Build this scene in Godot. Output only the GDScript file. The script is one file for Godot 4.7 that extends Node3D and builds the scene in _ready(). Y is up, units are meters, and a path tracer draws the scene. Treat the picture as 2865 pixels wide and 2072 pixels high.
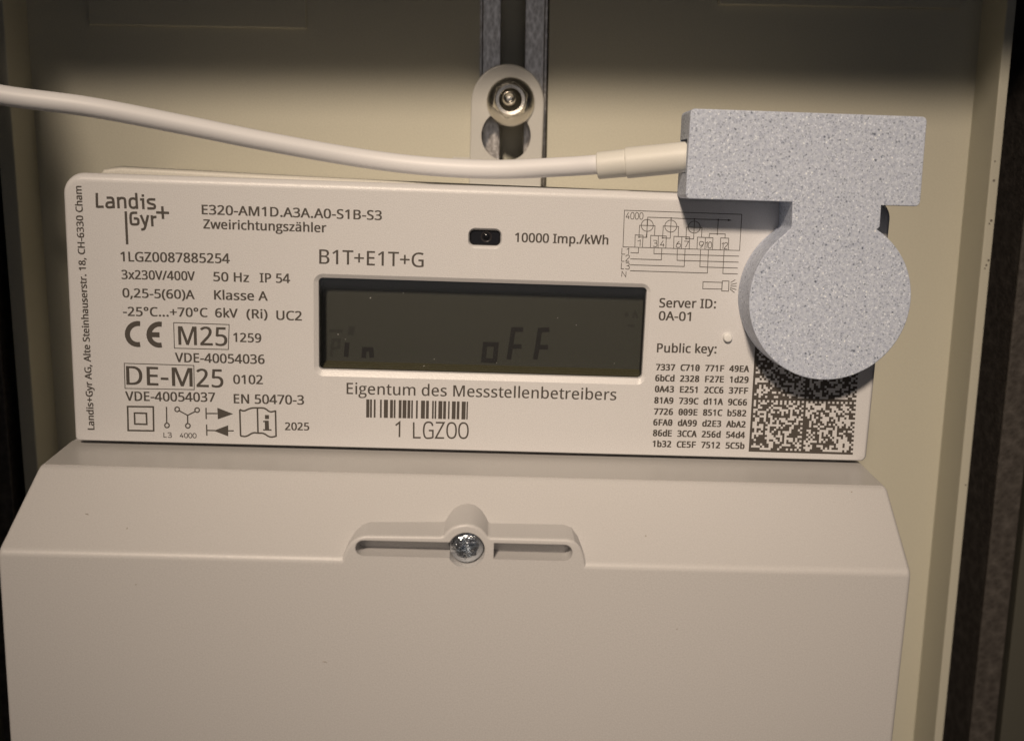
extends Node3D
# A wall-hung electricity meter in a cream cabinet with a 3D-printed optical reading head and its white cable.
# All builders work in millimetres; commit() turns them into metres.

const MM := 0.001
var origin := {}
var names := {}
var rng := RandomNumberGenerator.new()
var M := {}
var fonts := {}
var ink_tris := PackedVector3Array()
var ink_z := 0.03


func _ready() -> void:
	rng.seed = 4711
	# ---- camera
	var cam := Camera3D.new()
	cam.name = "camera"
	cam.fov = 40.958
	cam.near = 0.01
	cam.far = 20.0
	cam.transform = Transform3D(Basis(Vector3(0.99926, 0.03248, 0.02051), Vector3(-0.02824, 0.98307, -0.18102), Vector3(-0.02604, 0.18031, 0.98327)).orthonormalized(), Vector3(1.912, 27.197, 202.241) * MM)
	var lens := CameraAttributesPhysical.new()
	lens.frustum_focal_length = 32.0
	lens.exposure_aperture = 14.0
	lens.frustum_focus_distance = 0.205
	cam.attributes = lens
	add_child(cam)
	cam.fov = 40.958
	cam.current = true
	# ---- surroundings: a dim room behind the photographer
	var env := Environment.new()
	env.background_mode = Environment.BG_COLOR
	env.background_color = Color(0.005, 0.005, 0.0062).linear_to_srgb()
	env.tonemap_mode = Environment.TONE_MAPPER_LINEAR
	env.tonemap_exposure = 1.0
	env.sdfgi_enabled = true
	env.ssao_enabled = true
	env.ssil_enabled = true
	var we := WorldEnvironment.new()
	we.name = "environment"
	we.environment = env
	add_child(we)
	# ---- the room's warm lamp, above and to the left of the photographer
	var lamp := SpotLight3D.new()
	lamp.name = "room_lamp"
	lamp.light_color = Color(1.0, 0.818, 0.642).linear_to_srgb()
	lamp.light_energy = 4.36
	lamp.light_size = 0.11
	lamp.spot_range = 6.0
	lamp.spot_attenuation = 2.0
	lamp.spot_angle = 5.9
	lamp.spot_angle_attenuation = 1.0
	lamp.shadow_enabled = true
	var aim := Vector3(18, 8, 0) * MM
	var from := Vector3(-335, 1118, 1564) * MM
	add_child(lamp)
	lamp.look_at_from_position(from, aim)

	# ---- what the dim room sends back from behind the photographer
	var room := AreaLight3D.new()
	room.name = "room_bounce"
	room.area_size = Vector2(1.0, 0.7)
	room.light_color = Color(1.0, 0.96, 0.98).linear_to_srgb()
	room.light_energy = 0.043
	room.area_range = 6.0
	room.shadow_enabled = true
	room.position = Vector3(0.06, 0.22, 1.3)
	add_child(room)

	make_materials()
	for f in [["S", "Droid Sans"], ["M", "Droid Sans Mono"]]:
		var sf := SystemFont.new()
		sf.font_names = PackedStringArray([f[1]])
		fonts[f[0]] = sf
	build_cabinet()
	build_rail()
	await build_meter()
	build_nut()
	await build_head()
	build_cable()


# ---------------------------------------------------------------- materials
func mat(c: Color, rough: float, metal := 0.0, spec := 0.5) -> StandardMaterial3D:
	var m := StandardMaterial3D.new()
	m.albedo_color = c.linear_to_srgb()
	m.roughness = rough
	m.metallic = metal
	m.metallic_specular = spec
	return m


func noise_tex(size: int, freq: float, kind: int, octaves: int, sd: int, normal := false, bump := 1.0, ramp: Gradient = null) -> NoiseTexture2D:
	var fn := FastNoiseLite.new()
	fn.noise_type = kind
	fn.frequency = freq
	fn.fractal_octaves = octaves
	fn.seed = sd
	var t := NoiseTexture2D.new()
	t.width = size
	t.height = size
	t.seamless = true
	t.noise = fn
	t.as_normal_map = normal
	t.bump_strength = bump
	if ramp:
		t.color_ramp = ramp
	return t


func ramp(a: Color, b: Color) -> Gradient:
	var g := Gradient.new()
	g.set_color(0, a)
	g.set_color(1, b)
	return g


func grained(m: StandardMaterial3D, tex: Texture2D, nrm: Texture2D, scale_mm: float, strength: float) -> StandardMaterial3D:
	m.uv1_triplanar = true
	m.uv1_scale = Vector3.ONE * (1000.0 / scale_mm)
	if tex:
		m.albedo_texture = tex
	if nrm:
		m.normal_enabled = true
		m.normal_texture = nrm
		m.normal_scale = strength
	return m


func make_materials() -> void:
	var fine := noise_tex(1024, 0.11, FastNoiseLite.TYPE_SIMPLEX_SMOOTH, 3, 5, true, 6.0)
	var mottle := noise_tex(1024, 0.09, FastNoiseLite.TYPE_SIMPLEX, 5, 9, false, 1.0, ramp(Color(0.93, 0.93, 0.93), Color(1, 1, 1)))
	M.plastic = grained(mat(Color(0.73, 0.725, 0.735), 0.36), mottle, fine, 34.0, 0.16)
	M.cover = grained(mat(Color(0.665, 0.655, 0.655), 0.40), mottle, fine, 42.0, 0.08)
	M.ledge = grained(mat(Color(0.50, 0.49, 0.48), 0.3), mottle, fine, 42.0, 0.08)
	M.housing = grained(mat(Color(0.66, 0.64, 0.58), 0.5), mottle, fine, 60.0, 0.05)
	M.tab = grained(mat(Color(0.57, 0.565, 0.54), 0.35), mottle, fine, 30.0, 0.06)
	M.cream = grained(mat(Color(0.578, 0.56, 0.466), 0.5), mottle, fine, 48.0, 0.1)
	M.ink = mat(Color(0.074, 0.064, 0.055), 0.6)
	M.black = mat(Color(0.012, 0.012, 0.013), 0.6)
	M.gap = mat(Color(0.02, 0.018, 0.017), 0.9)
	M.lcd = grained(mat(Color(0.039, 0.041, 0.0325), 0.5), mottle, null, 70.0, 0.0)
	M.lcd_edge = mat(Color(0.05, 0.046, 0.02), 0.3)
	M.segment = mat(Color(0.0065, 0.006, 0.006), 0.5)
	M.segment_faint = mat(Color(0.023, 0.024, 0.0195), 0.5)
	M.led = mat(Color(0.010, 0.010, 0.012), 0.12)
	M.lens = mat(Color(0.03, 0.027, 0.029), 0.18)
	M.glass = mat(Color(1, 1, 1, 0.06), 0.04)
	M.glass.albedo_color = Color(0.9, 0.92, 0.9, 0.004)
	M.glass.transparency = BaseMaterial3D.TRANSPARENCY_ALPHA
	M.cable = mat(Color(0.80, 0.80, 0.82), 0.48)
	M.plug = grained(mat(Color(0.80, 0.79, 0.74), 0.5), mottle, fine, 20.0, 0.1)
	M.button = mat(Color(0.8, 0.8, 0.79), 0.4)
	M.dust = mat(Color(0.16, 0.14, 0.12), 0.9)
	M.smudge = mat(Color(0.40, 0.37, 0.33), 0.9)
	M.lint = mat(Color(0.6, 0.6, 0.58), 0.9)
	# galvanised steel with spangle
	var spangle := noise_tex(512, 0.03, FastNoiseLite.TYPE_CELLULAR, 2, 21, false, 1.0, ramp(Color(0.66, 0.65, 0.64), Color(1, 1, 1)))
	var scratch := noise_tex(512, 0.05, FastNoiseLite.TYPE_SIMPLEX, 4, 22, true, 8.0)
	M.zinc = grained(mat(Color(0.97, 0.93, 0.89), 0.3, 0.85), spangle, scratch, 22.0, 0.1)
	M.zinc.uv1_scale = Vector3(1000.0 / 14.0, 1000.0 / 30.0, 1000.0 / 14.0)
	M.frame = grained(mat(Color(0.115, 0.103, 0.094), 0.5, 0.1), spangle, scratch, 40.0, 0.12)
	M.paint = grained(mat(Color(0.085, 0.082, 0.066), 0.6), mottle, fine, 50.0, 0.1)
	M.nut = grained(mat(Color(0.80, 0.77, 0.71), 0.24, 1.0), null, scratch, 9.0, 0.12)
	M.screw = grained(mat(Color(0.72, 0.76, 0.81), 0.19, 0.95), null, noise_tex(512, 0.02, FastNoiseLite.TYPE_CELLULAR, 3, 31, true, 14.0), 10.0, 0.85)
	M.printed = grained(mat(Color(1, 1, 1), 0.55), speckle(), noise_tex(512, 0.12, FastNoiseLite.TYPE_SIMPLEX, 2, 41, true, 10.0), 42.0, 0.03)
	M.printed_side = M.printed


func speckle() -> ImageTexture:
	# marble filament: pale grey with a cloudy base, dark flecks and white glints
	var n := 1024
	var im := Image.create(n, n, false, Image.FORMAT_RGB8)
	var base := FastNoiseLite.new()
	base.noise_type = FastNoiseLite.TYPE_SIMPLEX
	base.frequency = 0.035
	base.fractal_octaves = 3
	base.seed = 3
	for y in n:
		for x in n:
			var k := base.get_noise_2d(x, y) * 0.06
			im.set_pixel(x, y, Color(0.765 + k, 0.80 + k, 0.868 + k * 0.8))
	for i in 15000:
		fleck(im, n, rng.randi() % n, rng.randi() % n, rng.randf_range(2.0, 6.0), rng.randf_range(-0.14, 0.11), 0.6)
	for i in 1300:
		fleck(im, n, rng.randi() % n, rng.randi() % n, pow(rng.randf(), 2.0) * 5.0 + 2.6, rng.randf_range(-0.34, -0.08), 1.0)
	for i in 1700:
		fleck(im, n, rng.randi() % n, rng.randi() % n, pow(rng.randf(), 1.6) * 4.0 + 2.6, rng.randf_range(0.06, 0.2), 0.8)
	return ImageTexture.create_from_image(im)


func fleck(im: Image, n: int, cx: int, cy: int, r: float, d: float, soft: float) -> void:
	var a := rng.randf() * PI
	var e := rng.randf_range(0.35, 1.0)
	var k := int(ceil(r)) + 1
	for dy in range(-k, k + 1):
		for dx in range(-k, k + 1):
			var u := (dx * cos(a) + dy * sin(a)) / r
			var w := (-dx * sin(a) + dy * cos(a)) / (r * e)
			var q := u * u + w * w
			if q < 1.0:
				var px := posmod(cx + dx, n)
				var py := posmod(cy + dy, n)
				var c := im.get_pixel(px, py)
				var f := d * minf(1.0, (1.0 - q) / soft)
				im.set_pixel(px, py, Color(clampf(c.r + f, 0, 1), clampf(c.g + f, 0, 1), clampf(c.b + f, 0, 1)))


# ---------------------------------------------------------------- objects
func thing(called: String, label: String, category: String, at := Vector3.ZERO) -> Node3D:
	var o := Node3D.new()
	o.name = called
	o.position = at * MM
	o.set_meta("label", label)
	o.set_meta("category", category)
	add_child(o)
	origin[o] = at
	return o


func commit(called: String, tris: PackedVector3Array, m: Material, parent: Node3D, smooth := 30.0) -> MeshInstance3D:
	var o := MeshInstance3D.new()
	o.name = numbered(called, parent)
	var at: Vector3 = origin[parent]
	o.mesh = to_mesh(tris, at, smooth)
	o.mesh.surface_set_material(0, m)
	parent.add_child(o, true)
	origin[o] = at
	return o


func numbered(called: String, parent: Node3D) -> String:
	var k := str(parent.get_instance_id()) + called
	names[k] = names.get(k, -1) + 1
	return called if names[k] == 0 else "%s_%03d" % [called, names[k]]


func to_mesh(tris: PackedVector3Array, at: Vector3, smooth: float, unit := MM) -> ArrayMesh:
	var n := tris.size() / 3
	var fn := PackedVector3Array()
	fn.resize(n)
	var near := {}
	for i in n:
		var c := (tris[3 * i + 1] - tris[3 * i]).cross(tris[3 * i + 2] - tris[3 * i])
		fn[i] = c
		for k in 3:
			var key := Vector3i((tris[3 * i + k] * 2000.0).round())
			if near.has(key):
				near[key].append(i)
			else:
				near[key] = [i]
	var vs := PackedVector3Array()
	var ns := PackedVector3Array()
	var lim := cos(deg_to_rad(smooth))
	for i in n:
		var own := fn[i].normalized()
		for k in [0, 2, 1]:   # Godot's front faces run clockwise
			var p: Vector3 = tris[3 * i + k]
			var s := Vector3.ZERO
			for j in near[Vector3i((p * 2000.0).round())]:
				if fn[j].normalized().dot(own) > lim:
					s += fn[j]
			vs.append((p - at) * unit)
			ns.append(s.normalized() if s.length_squared() > 0.0 else own)
	var arr := []
	arr.resize(Mesh.ARRAY_MAX)
	arr[Mesh.ARRAY_VERTEX] = vs
	arr[Mesh.ARRAY_NORMAL] = ns
	var am := ArrayMesh.new()
	am.add_surface_from_arrays(Mesh.PRIMITIVE_TRIANGLES, arr)
	return am


# ---------------------------------------------------------------- shapes (lists of counter-clockwise triangles)
func loft(loops: Array, inside := false) -> PackedVector3Array:
	# loops run counter-clockwise seen from the first one's side
	var t := PackedVector3Array()
	for i in loops.size() - 1:
		var A: PackedVector3Array = loops[i]
		var C: PackedVector3Array = loops[i + 1]
		for j in A.size():
			var k := (j + 1) % A.size()
			if inside:
				t.append_array([A[j], C[k], C[j], A[j], A[k], C[k]])
			else:
				t.append_array([A[j], C[j], C[k], A[j], C[k], A[k]])
	return t


func cap(loop: PackedVector3Array, flat: PackedVector2Array, turned := false) -> PackedVector3Array:
	var t := PackedVector3Array()
	var ix := Geometry2D.triangulate_polygon(flat)
	for i in range(0, ix.size(), 3):
		var a := flat[ix[i]]
		var ccw := (flat[ix[i + 1]] - a).cross(flat[ix[i + 2]] - a) > 0.0
		if ccw != turned:
			t.append_array([loop[ix[i]], loop[ix[i + 1]], loop[ix[i + 2]]])
		else:
			t.append_array([loop[ix[i]], loop[ix[i + 2]], loop[ix[i + 1]]])
	return t


func ccw(p: PackedVector2Array) -> PackedVector2Array:
	var s := 0.0
	for i in p.size():
		s += p[i].cross(p[(i + 1) % p.size()])
	if s < 0.0:
		p = p.duplicate()
		p.reverse()
	return p


func at_z(p: PackedVector2Array, z: float) -> PackedVector3Array:
	var o := PackedVector3Array()
	for q in p:
		o.append(Vector3(q.x, q.y, z))
	return o


func inset(p: PackedVector2Array, d: float) -> PackedVector2Array:
	# moves every corner of a counter-clockwise outline inwards, keeping their number
	var o := PackedVector2Array()
	for i in p.size():
		var a := (p[i] - p[posmod(i - 1, p.size())]).normalized()
		var b := (p[(i + 1) % p.size()] - p[i]).normalized()
		var na := Vector2(-a.y, a.x)
		var nb := Vector2(-b.y, b.x)
		var m := (na + nb).normalized()
		o.append(p[i] + m * d / maxf(0.35, m.dot(na)))
	return o


func prism(p: PackedVector2Array, z_front: float, z_back: float, bevel := 0.0, steps := 3) -> PackedVector3Array:
	p = ccw(p)
	var loops := []
	if bevel > 0.0:
		for i in steps + 1:
			var a := PI / 2 * i / steps
			loops.append(at_z(inset(p, bevel * (1.0 - sin(a))), z_front - bevel * (1.0 - cos(a))))
	else:
		loops.append(at_z(p, z_front))
	loops.append(at_z(p, z_back))
	var t := cap(loops[0], inset(p, bevel) if bevel > 0.0 else p)
	t.append_array(loft(loops))
	t.append_array(cap(loops[-1], p, true))
	return t


func box(x0: float, y0: float, z0: float, x1: float, y1: float, z1: float, bevel := 0.0) -> PackedVector3Array:
	return prism(PackedVector2Array([Vector2(x0, y0), Vector2(x1, y0), Vector2(x1, y1), Vector2(x0, y1)]), z1, z0, bevel)


func rounded(x0: float, y0: float, x1: float, y1: float, rs: Array, step := 0.0, n := 8) -> PackedVector2Array:
	# counter-clockwise rounded rectangle; rs = radii of the corners bottom-left, bottom-right, top-right, top-left
	var o := PackedVector2Array()
	var cs := [Vector2(x0 + rs[0], y0 + rs[0]), Vector2(x1 - rs[1], y0 + rs[1]), Vector2(x1 - rs[2], y1 - rs[2]), Vector2(x0 + rs[3], y1 - rs[3])]
	for k in 4:
		for i in n + 1:
			var a := PI + PI / 2 * k + PI / 2 * i / n
			o.append(cs[k] + Vector2(cos(a), sin(a)) * rs[k])
	if step > 0.0:
		var q := PackedVector2Array()
		for i in o.size():
			var b := o[(i + 1) % o.size()]
			var parts := maxi(1, int(o[i].distance_to(b) / step))
			for j in parts:
				q.append(o[i].lerp(b, float(j) / parts))
		o = q
	return o


func lathe(c: Vector3, profile: Array, n := 40, turn := Basis.IDENTITY) -> PackedVector3Array:
	# profile: Vector2(radius, z) from the front to the back, round the z axis
	var loops := []
	for p in profile:
		var l := PackedVector3Array()
		for i in n:
			var a := TAU * i / n
			l.append(c + turn * Vector3(cos(a) * p.x, sin(a) * p.x, p.y))
		loops.append(l)
	return loft(loops)


func tube(path: PackedVector3Array, radii: Array, n := 28, ends := true) -> PackedVector3Array:
	var loops := []
	var up := Vector3(0, 0, 1)
	for i in path.size():
		var d := (path[mini(i + 1, path.size() - 1)] - path[maxi(i - 1, 0)]).normalized()
		var u := up.cross(d).normalized()
		var w := d.cross(u)
		var l := PackedVector3Array()
		for k in n:
			var a := -TAU * k / n
			l.append(path[i] + (u * cos(a) + w * sin(a)) * radii[mini(i, radii.size() - 1)])
		loops.append(l)
	var t := loft(loops)
	if ends:
		for e in [0, loops.size() - 1]:
			for k in n:
				if e == 0:
					t.append_array([path[0], loops[0][k], loops[0][(k + 1) % n]])
				else:
					t.append_array([path[-1], loops[e][(k + 1) % n], loops[e][k]])
	return t


func holed(outer: PackedVector2Array, holes: Array, z: float) -> PackedVector3Array:
	# a flat face with holes: Delaunay over densely sampled outlines, less what lies in a hole
	var p := outer.duplicate()
	for h in holes:
		p.append_array(h)
	var ix := Geometry2D.triangulate_delaunay(p)
	var t := PackedVector3Array()
	for i in range(0, ix.size(), 3):
		var a := p[ix[i]]
		var b := p[ix[i + 1]]
		var c := p[ix[i + 2]]
		var m := (a + b + c) / 3.0
		var keep := Geometry2D.is_point_in_polygon(m, outer)
		for h in holes:
			keep = keep and not Geometry2D.is_point_in_polygon(m, h)
		if keep:
			if (b - a).cross(c - a) < 0.0:
				var s := b
				b = c
				c = s
			t.append_array([Vector3(a.x, a.y, z), Vector3(b.x, b.y, z), Vector3(c.x, c.y, z)])
	return t


func carve(called: String, solids: Array, cuts: Array, m: Material, parent: Node3D, smooth := 30.0) -> MeshInstance3D:
	# boolean of closed triangle lists, baked into one mesh
	var root := CSGCombiner3D.new()
	root.name = "carving"
	add_child(root)
	for k in 2:
		for tris in [solids, cuts][k]:
			var c := CSGMesh3D.new()
			c.mesh = to_mesh(tris, Vector3.ZERO, 0.1, 1.0)
			c.operation = CSGShape3D.OPERATION_UNION if k == 0 else CSGShape3D.OPERATION_SUBTRACTION
			root.add_child(c, true)
	await get_tree().process_frame   # a CSG tree is worked out at the end of the frame
	var am := root.bake_static_mesh()
	var out := PackedVector3Array()
	for s in am.get_surface_count():
		var arr := am.surface_get_arrays(s)
		var vs: PackedVector3Array = arr[Mesh.ARRAY_VERTEX]
		var ix = arr[Mesh.ARRAY_INDEX]
		var cnt: int = ix.size() if ix else vs.size()
		for i in range(0, cnt, 3):
			for k in [0, 2, 1]:
				out.append(vs[ix[i + k]] if ix else vs[i + k])
	remove_child(root)
	root.free()
	return commit(called, out, m, parent, smooth)


# ---------------------------------------------------------------- print
func ink_start() -> void:
	ink_tris = PackedVector3Array()


func ink_end(called: String, parent: Node3D, m: Material = null, label := "") -> MeshInstance3D:
	var o := commit(called, ink_tris, m if m else M.ink, parent, 1.0)
	if label:
		o.set_meta("label", label)
	ink_tris = PackedVector3Array()
	return o


func ink_tri(p: Array) -> void:
	var a := PackedVector2Array(p)
	a = ccw(a)
	for q in a:
		ink_tris.append(Vector3(q.x, q.y, ink_z))


func line(p: Array, width: float, smooth := 0, closed := false) -> void:
	var q := PackedVector2Array(p)
	for i in smooth * 3:
		var r := PackedVector2Array()
		if not closed:
			r.append(q[0])
		for j in (q.size() if closed else q.size() - 1):
			var b := q[(j + 1) % q.size()]
			if closed or j > 0:
				r.append(q[j].lerp(b, 0.25))
			if closed or j < q.size() - 2:
				r.append(q[j].lerp(b, 0.75))
		if not closed:
			r.append(q[-1])
		q = r
	var n := q.size()
	var L := PackedVector2Array()
	var R := PackedVector2Array()
	for i in n:
		var a := (q[i] - q[posmod(i - 1, n)]).normalized() if closed or i > 0 else (q[1] - q[0]).normalized()
		var b := (q[(i + 1) % n] - q[i]).normalized() if closed or i < n - 1 else a
		var na := Vector2(-a.y, a.x)
		var m := (na + Vector2(-b.y, b.x)).normalized()
		var d := m * width * 0.5 / maxf(0.4, m.dot(na))
		L.append(q[i] + d)
		R.append(q[i] - d)
	for i in (n if closed else n - 1):
		var k := (i + 1) % n
		for w in [R[i], R[k], L[k], R[i], L[k], L[i]]:
			ink_tris.append(Vector3(w.x, w.y, ink_z))
	ink_z += 0.0008


func write(s: String, x0: float, y0: float, x1: float, y1: float, h: float, font := "S", bold := 1) -> void:
	var tm := TextMesh.new()
	tm.font = fonts[font]
	tm.font_size = 96
	tm.pixel_size = 1.0
	tm.depth = 0.0
	tm.curve_step = 2.0
	tm.horizontal_alignment = HORIZONTAL_ALIGNMENT_LEFT
	tm.vertical_alignment = VERTICAL_ALIGNMENT_BOTTOM
	tm.text = "H"
	var ref := tm.get_aabb()
	tm.text = s
	var bb := tm.get_aabb()
	var arr := tm.get_mesh_arrays()
	var vs: PackedVector3Array = arr[Mesh.ARRAY_VERTEX]
	var ix = arr[Mesh.ARRAY_INDEX]
	var p0 := Vector2(x0, y0)
	var dir := (Vector2(x1, y1) - p0)
	var len_mm := dir.length()
	dir = dir / len_mm
	var nrm := Vector2(-dir.y, dir.x)
	var sx := len_mm / bb.size.x
	var sy := h / ref.size.y
	var cnt: int = ix.size() if ix else vs.size()
	var shifts := [[Vector2(-0.026, -0.01), Vector2(0.026, 0.014)], [Vector2(-0.055, -0.025), Vector2(-0.055, 0.03), Vector2(0.055, -0.025), Vector2(0.055, 0.03)], [Vector2(-0.085, -0.035), Vector2(-0.085, 0.035), Vector2(0.0, 0.0), Vector2(0.085, -0.035), Vector2(0.085, 0.035)]][bold] as Array
	ink_start()
	for k in shifts.size():
		for i in range(0, cnt, 3):
			var t := PackedVector2Array()
			for j in 3:
				var q: Vector3 = vs[ix[i + j]] if ix else vs[i + j]
				t.append(p0 + dir * ((q.x - bb.position.x) * sx + shifts[k].x) + nrm * ((q.y - ref.position.y) * sy + shifts[k].y))
			t = ccw(t)
			for q in t:
				ink_tris.append(Vector3(q.x, q.y, 0.03 + 0.0015 * k))
	if font == "M":
		for i in s.length():
			if s[i] == "0":
				var c := p0 + dir * len_mm * (i + 0.5) / s.length() + nrm * h * 0.5
				line([c + nrm * h * 0.13 - dir * 0.02, c - nrm * h * 0.13 + dir * 0.02], 0.22)
	ink_end("lettering", origin["panel"])


const THIN := {
	"0": [[3, 1, [Vector2(0, 0), Vector2(0, 1), Vector2(0.62, 1), Vector2(0.62, 0)]]],
	"1": [[0, 0, [Vector2(0.0, 0.76), Vector2(0.26, 0.98), Vector2(0.26, 0)]]],
	"2": [[1, 0, [Vector2(0.02, 0.78), Vector2(0.06, 1.0), Vector2(0.58, 1.02), Vector2(0.6, 0.62), Vector2(0.3, 0.42), Vector2(0, 0.02)]], [0, 0, [Vector2(-0.02, 0), Vector2(0.6, 0)]]],
	"3": [[1, 0, [Vector2(0, 0.98), Vector2(0.3, 1.0), Vector2(0.6, 0.98), Vector2(0.56, 0.56), Vector2(0.18, 0.54)]], [1, 0, [Vector2(0.18, 0.54), Vector2(0.64, 0.54), Vector2(0.64, 0.0), Vector2(0.3, -0.02), Vector2(0, 0.04)]]],
	"4": [[0, 0, [Vector2(0.4, 1), Vector2(0, 0.28), Vector2(0.62, 0.28)]], [0, 0, [Vector2(0.46, 0.56), Vector2(0.46, 0)]]],
	"6": [[1, 0, [Vector2(0.44, 1), Vector2(0.14, 0.72), Vector2(-0.06, 0.1), Vector2(0.22, -0.04), Vector2(0.64, -0.02), Vector2(0.64, 0.58), Vector2(0.3, 0.64), Vector2(0.04, 0.42)]]],
	"7": [[0, 0, [Vector2(0, 1), Vector2(0.6, 1), Vector2(0.2, 0)]]],
	"9": [[1, 0, [Vector2(0.18, 0), Vector2(0.48, 0.28), Vector2(0.68, 0.9), Vector2(0.4, 1.04), Vector2(-0.02, 1.02), Vector2(-0.02, 0.42), Vector2(0.32, 0.36), Vector2(0.58, 0.58)]]],
	"L": [[0, 0, [Vector2(0, 1), Vector2(0, 0), Vector2(0.48, 0)]]],
	"N": [[0, 0, [Vector2(0, 0), Vector2(0, 1), Vector2(0.56, 0), Vector2(0.56, 1)]]],
	"G": [[1, 0, [Vector2(0.62, 0.78), Vector2(0.56, 1.02), Vector2(0.1, 1.02), Vector2(-0.02, 0.5), Vector2(0.08, -0.04), Vector2(0.5, -0.02), Vector2(0.66, 0.04)]], [0, 0, [Vector2(0.64, 0), Vector2(0.64, 0.48), Vector2(0.36, 0.48)]]],
	"Z": [[0, 0, [Vector2(0, 1), Vector2(0.56, 1), Vector2(0, 0), Vector2(0.58, 0)]]],
}
const WIDE := {"0": 0.62, "1": 0.26, "2": 0.6, "3": 0.62, "4": 0.62, "6": 0.62, "7": 0.6, "9": 0.62, "L": 0.48, "N": 0.56, "G": 0.64, "Z": 0.58}


func thin(s: String, x0: float, y0: float, x1: float, y1: float, h: float, width: float) -> void:
	var total := 0.0
	for ch in s:
		total += WIDE[ch] + 0.2
	total -= 0.2
	var p0 := Vector2(x0, y0)
	var dir := Vector2(x1, y1) - p0
	var sx := dir.length() / total
	dir = dir.normalized()
	var nrm := Vector2(-dir.y, dir.x)
	var pen := 0.0
	for ch in s:
		for g in THIN[ch]:
			var q := []
			for v in g[2]:
				q.append(p0 + dir * (pen + v.x) * sx + nrm * v.y * h)
			line(q, width, g[0], g[1] == 1)
		pen += WIDE[ch] + 0.2


# ---------------------------------------------------------------- the cabinet
func build_cabinet() -> void:
	var o := thing("meter_cabinet", "shadowed cream plastic cabinet interior with raised side rims behind the meter", "cabinet", Vector3(0, 0, -50))
	o.rotation_degrees.z = 1.1
	commit("back_board", box(-109.6, -190, -54, -0.7, 112, -50), M.cream, o)
	commit("back_board", box(16.2, -190, -54, 122.2, 112, -50), M.cream, o)
	commit("blank_plate", box(-94.6, 64.4, -50, -42.6, 111, -48.9, 0.3), M.cream, o)
	commit("blank_plate", box(57.2, 71.6, -50, 116.0, 111, -48.9, 0.3), M.cream, o)
	# rims: a low wall that rises towards the viewer and a narrow flange on top
	commit("side_rim", box(122.2, -190, -54, 124.55, 112, -38, 0.35), M.cream, o)
	commit("side_rim", box(-113.3, -190, -54, -109.6, 112, -38, 0.35), M.cream, o)
	commit("dark_gap", box(124.6, -200, -78, 131.1, 120, -70), M.gap, o)
	commit("dark_gap", box(-115.9, -200, -78, -113.35, 120, -70), M.gap, o)
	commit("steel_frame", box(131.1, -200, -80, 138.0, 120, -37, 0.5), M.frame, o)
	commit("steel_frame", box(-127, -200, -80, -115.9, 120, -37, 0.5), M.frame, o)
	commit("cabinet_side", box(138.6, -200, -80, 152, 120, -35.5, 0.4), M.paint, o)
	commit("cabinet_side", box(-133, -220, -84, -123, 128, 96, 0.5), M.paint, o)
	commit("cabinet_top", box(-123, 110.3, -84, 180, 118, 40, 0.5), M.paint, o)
	# a few dark specks on the right rim's flange
	for s in [[123.6, 21.0, 0.30], [123.2, 20.2, 0.2], [123.9, 11.4, 0.28], [123.5, 10.2, 0.24], [123.2, 9.4, 0.2], [123.8, -45.5, 0.22], [123.3, 30.5, 0.3], [123.1, 35.0, 0.2]]:
		commit("dust_speck", lathe(Vector3(s[0], s[1], -38), [Vector2(0.01, 0.12), Vector2(s[2], 0.06), Vector2(s[2] * 1.1, -0.05)], 9), M.dust, o)


func build_rail() -> void:
	var o := thing("mounting_rail", "galvanised steel slotted rail running down behind the hanger tab", "rail", Vector3(7, 0, -58))
	o.rotation_degrees.z = 1.1
	commit("rail_lip", box(-0.1, -60, -54.5, 4.45, 112, -52, 0.3), M.zinc, o)
	commit("rail_lip", box(10.3, -60, -54.5, 15.2, 112, -52, 0.3), M.zinc, o)
	commit("rail_web", box(-0.1, -60, -59.5, 15.2, 112, -57.5), M.cream, o)
	commit("rail_side", box(-1.3, -60, -68, -0.1, 112, -52.4, 0.2), M.zinc, o)
	commit("rail_side", box(15.2, -60, -68, 16.0, 112, -52.4, 0.2), M.zinc, o)
	commit("dark_gap", box(-1.4, -70, -72, 17.0, 114, -69), M.gap, o)


# ---------------------------------------------------------------- the meter
func cover_profile(d: float) -> PackedVector2Array:
	# (y, z) section of the terminal cover, with its ridge and top edge rounded; d shrinks it at the ends
	var p := PackedVector2Array()
	p.append(Vector2(-150, -45))
	p.append(Vector2(-28.2 - d, -45))
	p.append(Vector2(-28.2 - d, -3 - d))
	for c in [[Vector2(-28.2, -3), Vector2(-29.4, 12.0), Vector2(-40.2, 30.0), 0.9], [Vector2(-29.4, 12.0), Vector2(-40.2, 30.0), Vector2(-150, 30.0), 1.1]]:
		var a: Vector2 = (c[0] - c[1]).normalized()
		var b: Vector2 = (c[2] - c[1]).normalized()
		for i in 7:
			var t := i / 6.0
			var q: Vector2 = (c[1] + a * c[3]) * (1 - t) * (1 - t) + c[1] * 2 * t * (1 - t) + (c[1] + b * c[3]) * t * t
			p.append(q - Vector2(d * 0.7, d * 0.8))
	p.append(Vector2(-150, 30 - d))
	return p


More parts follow.
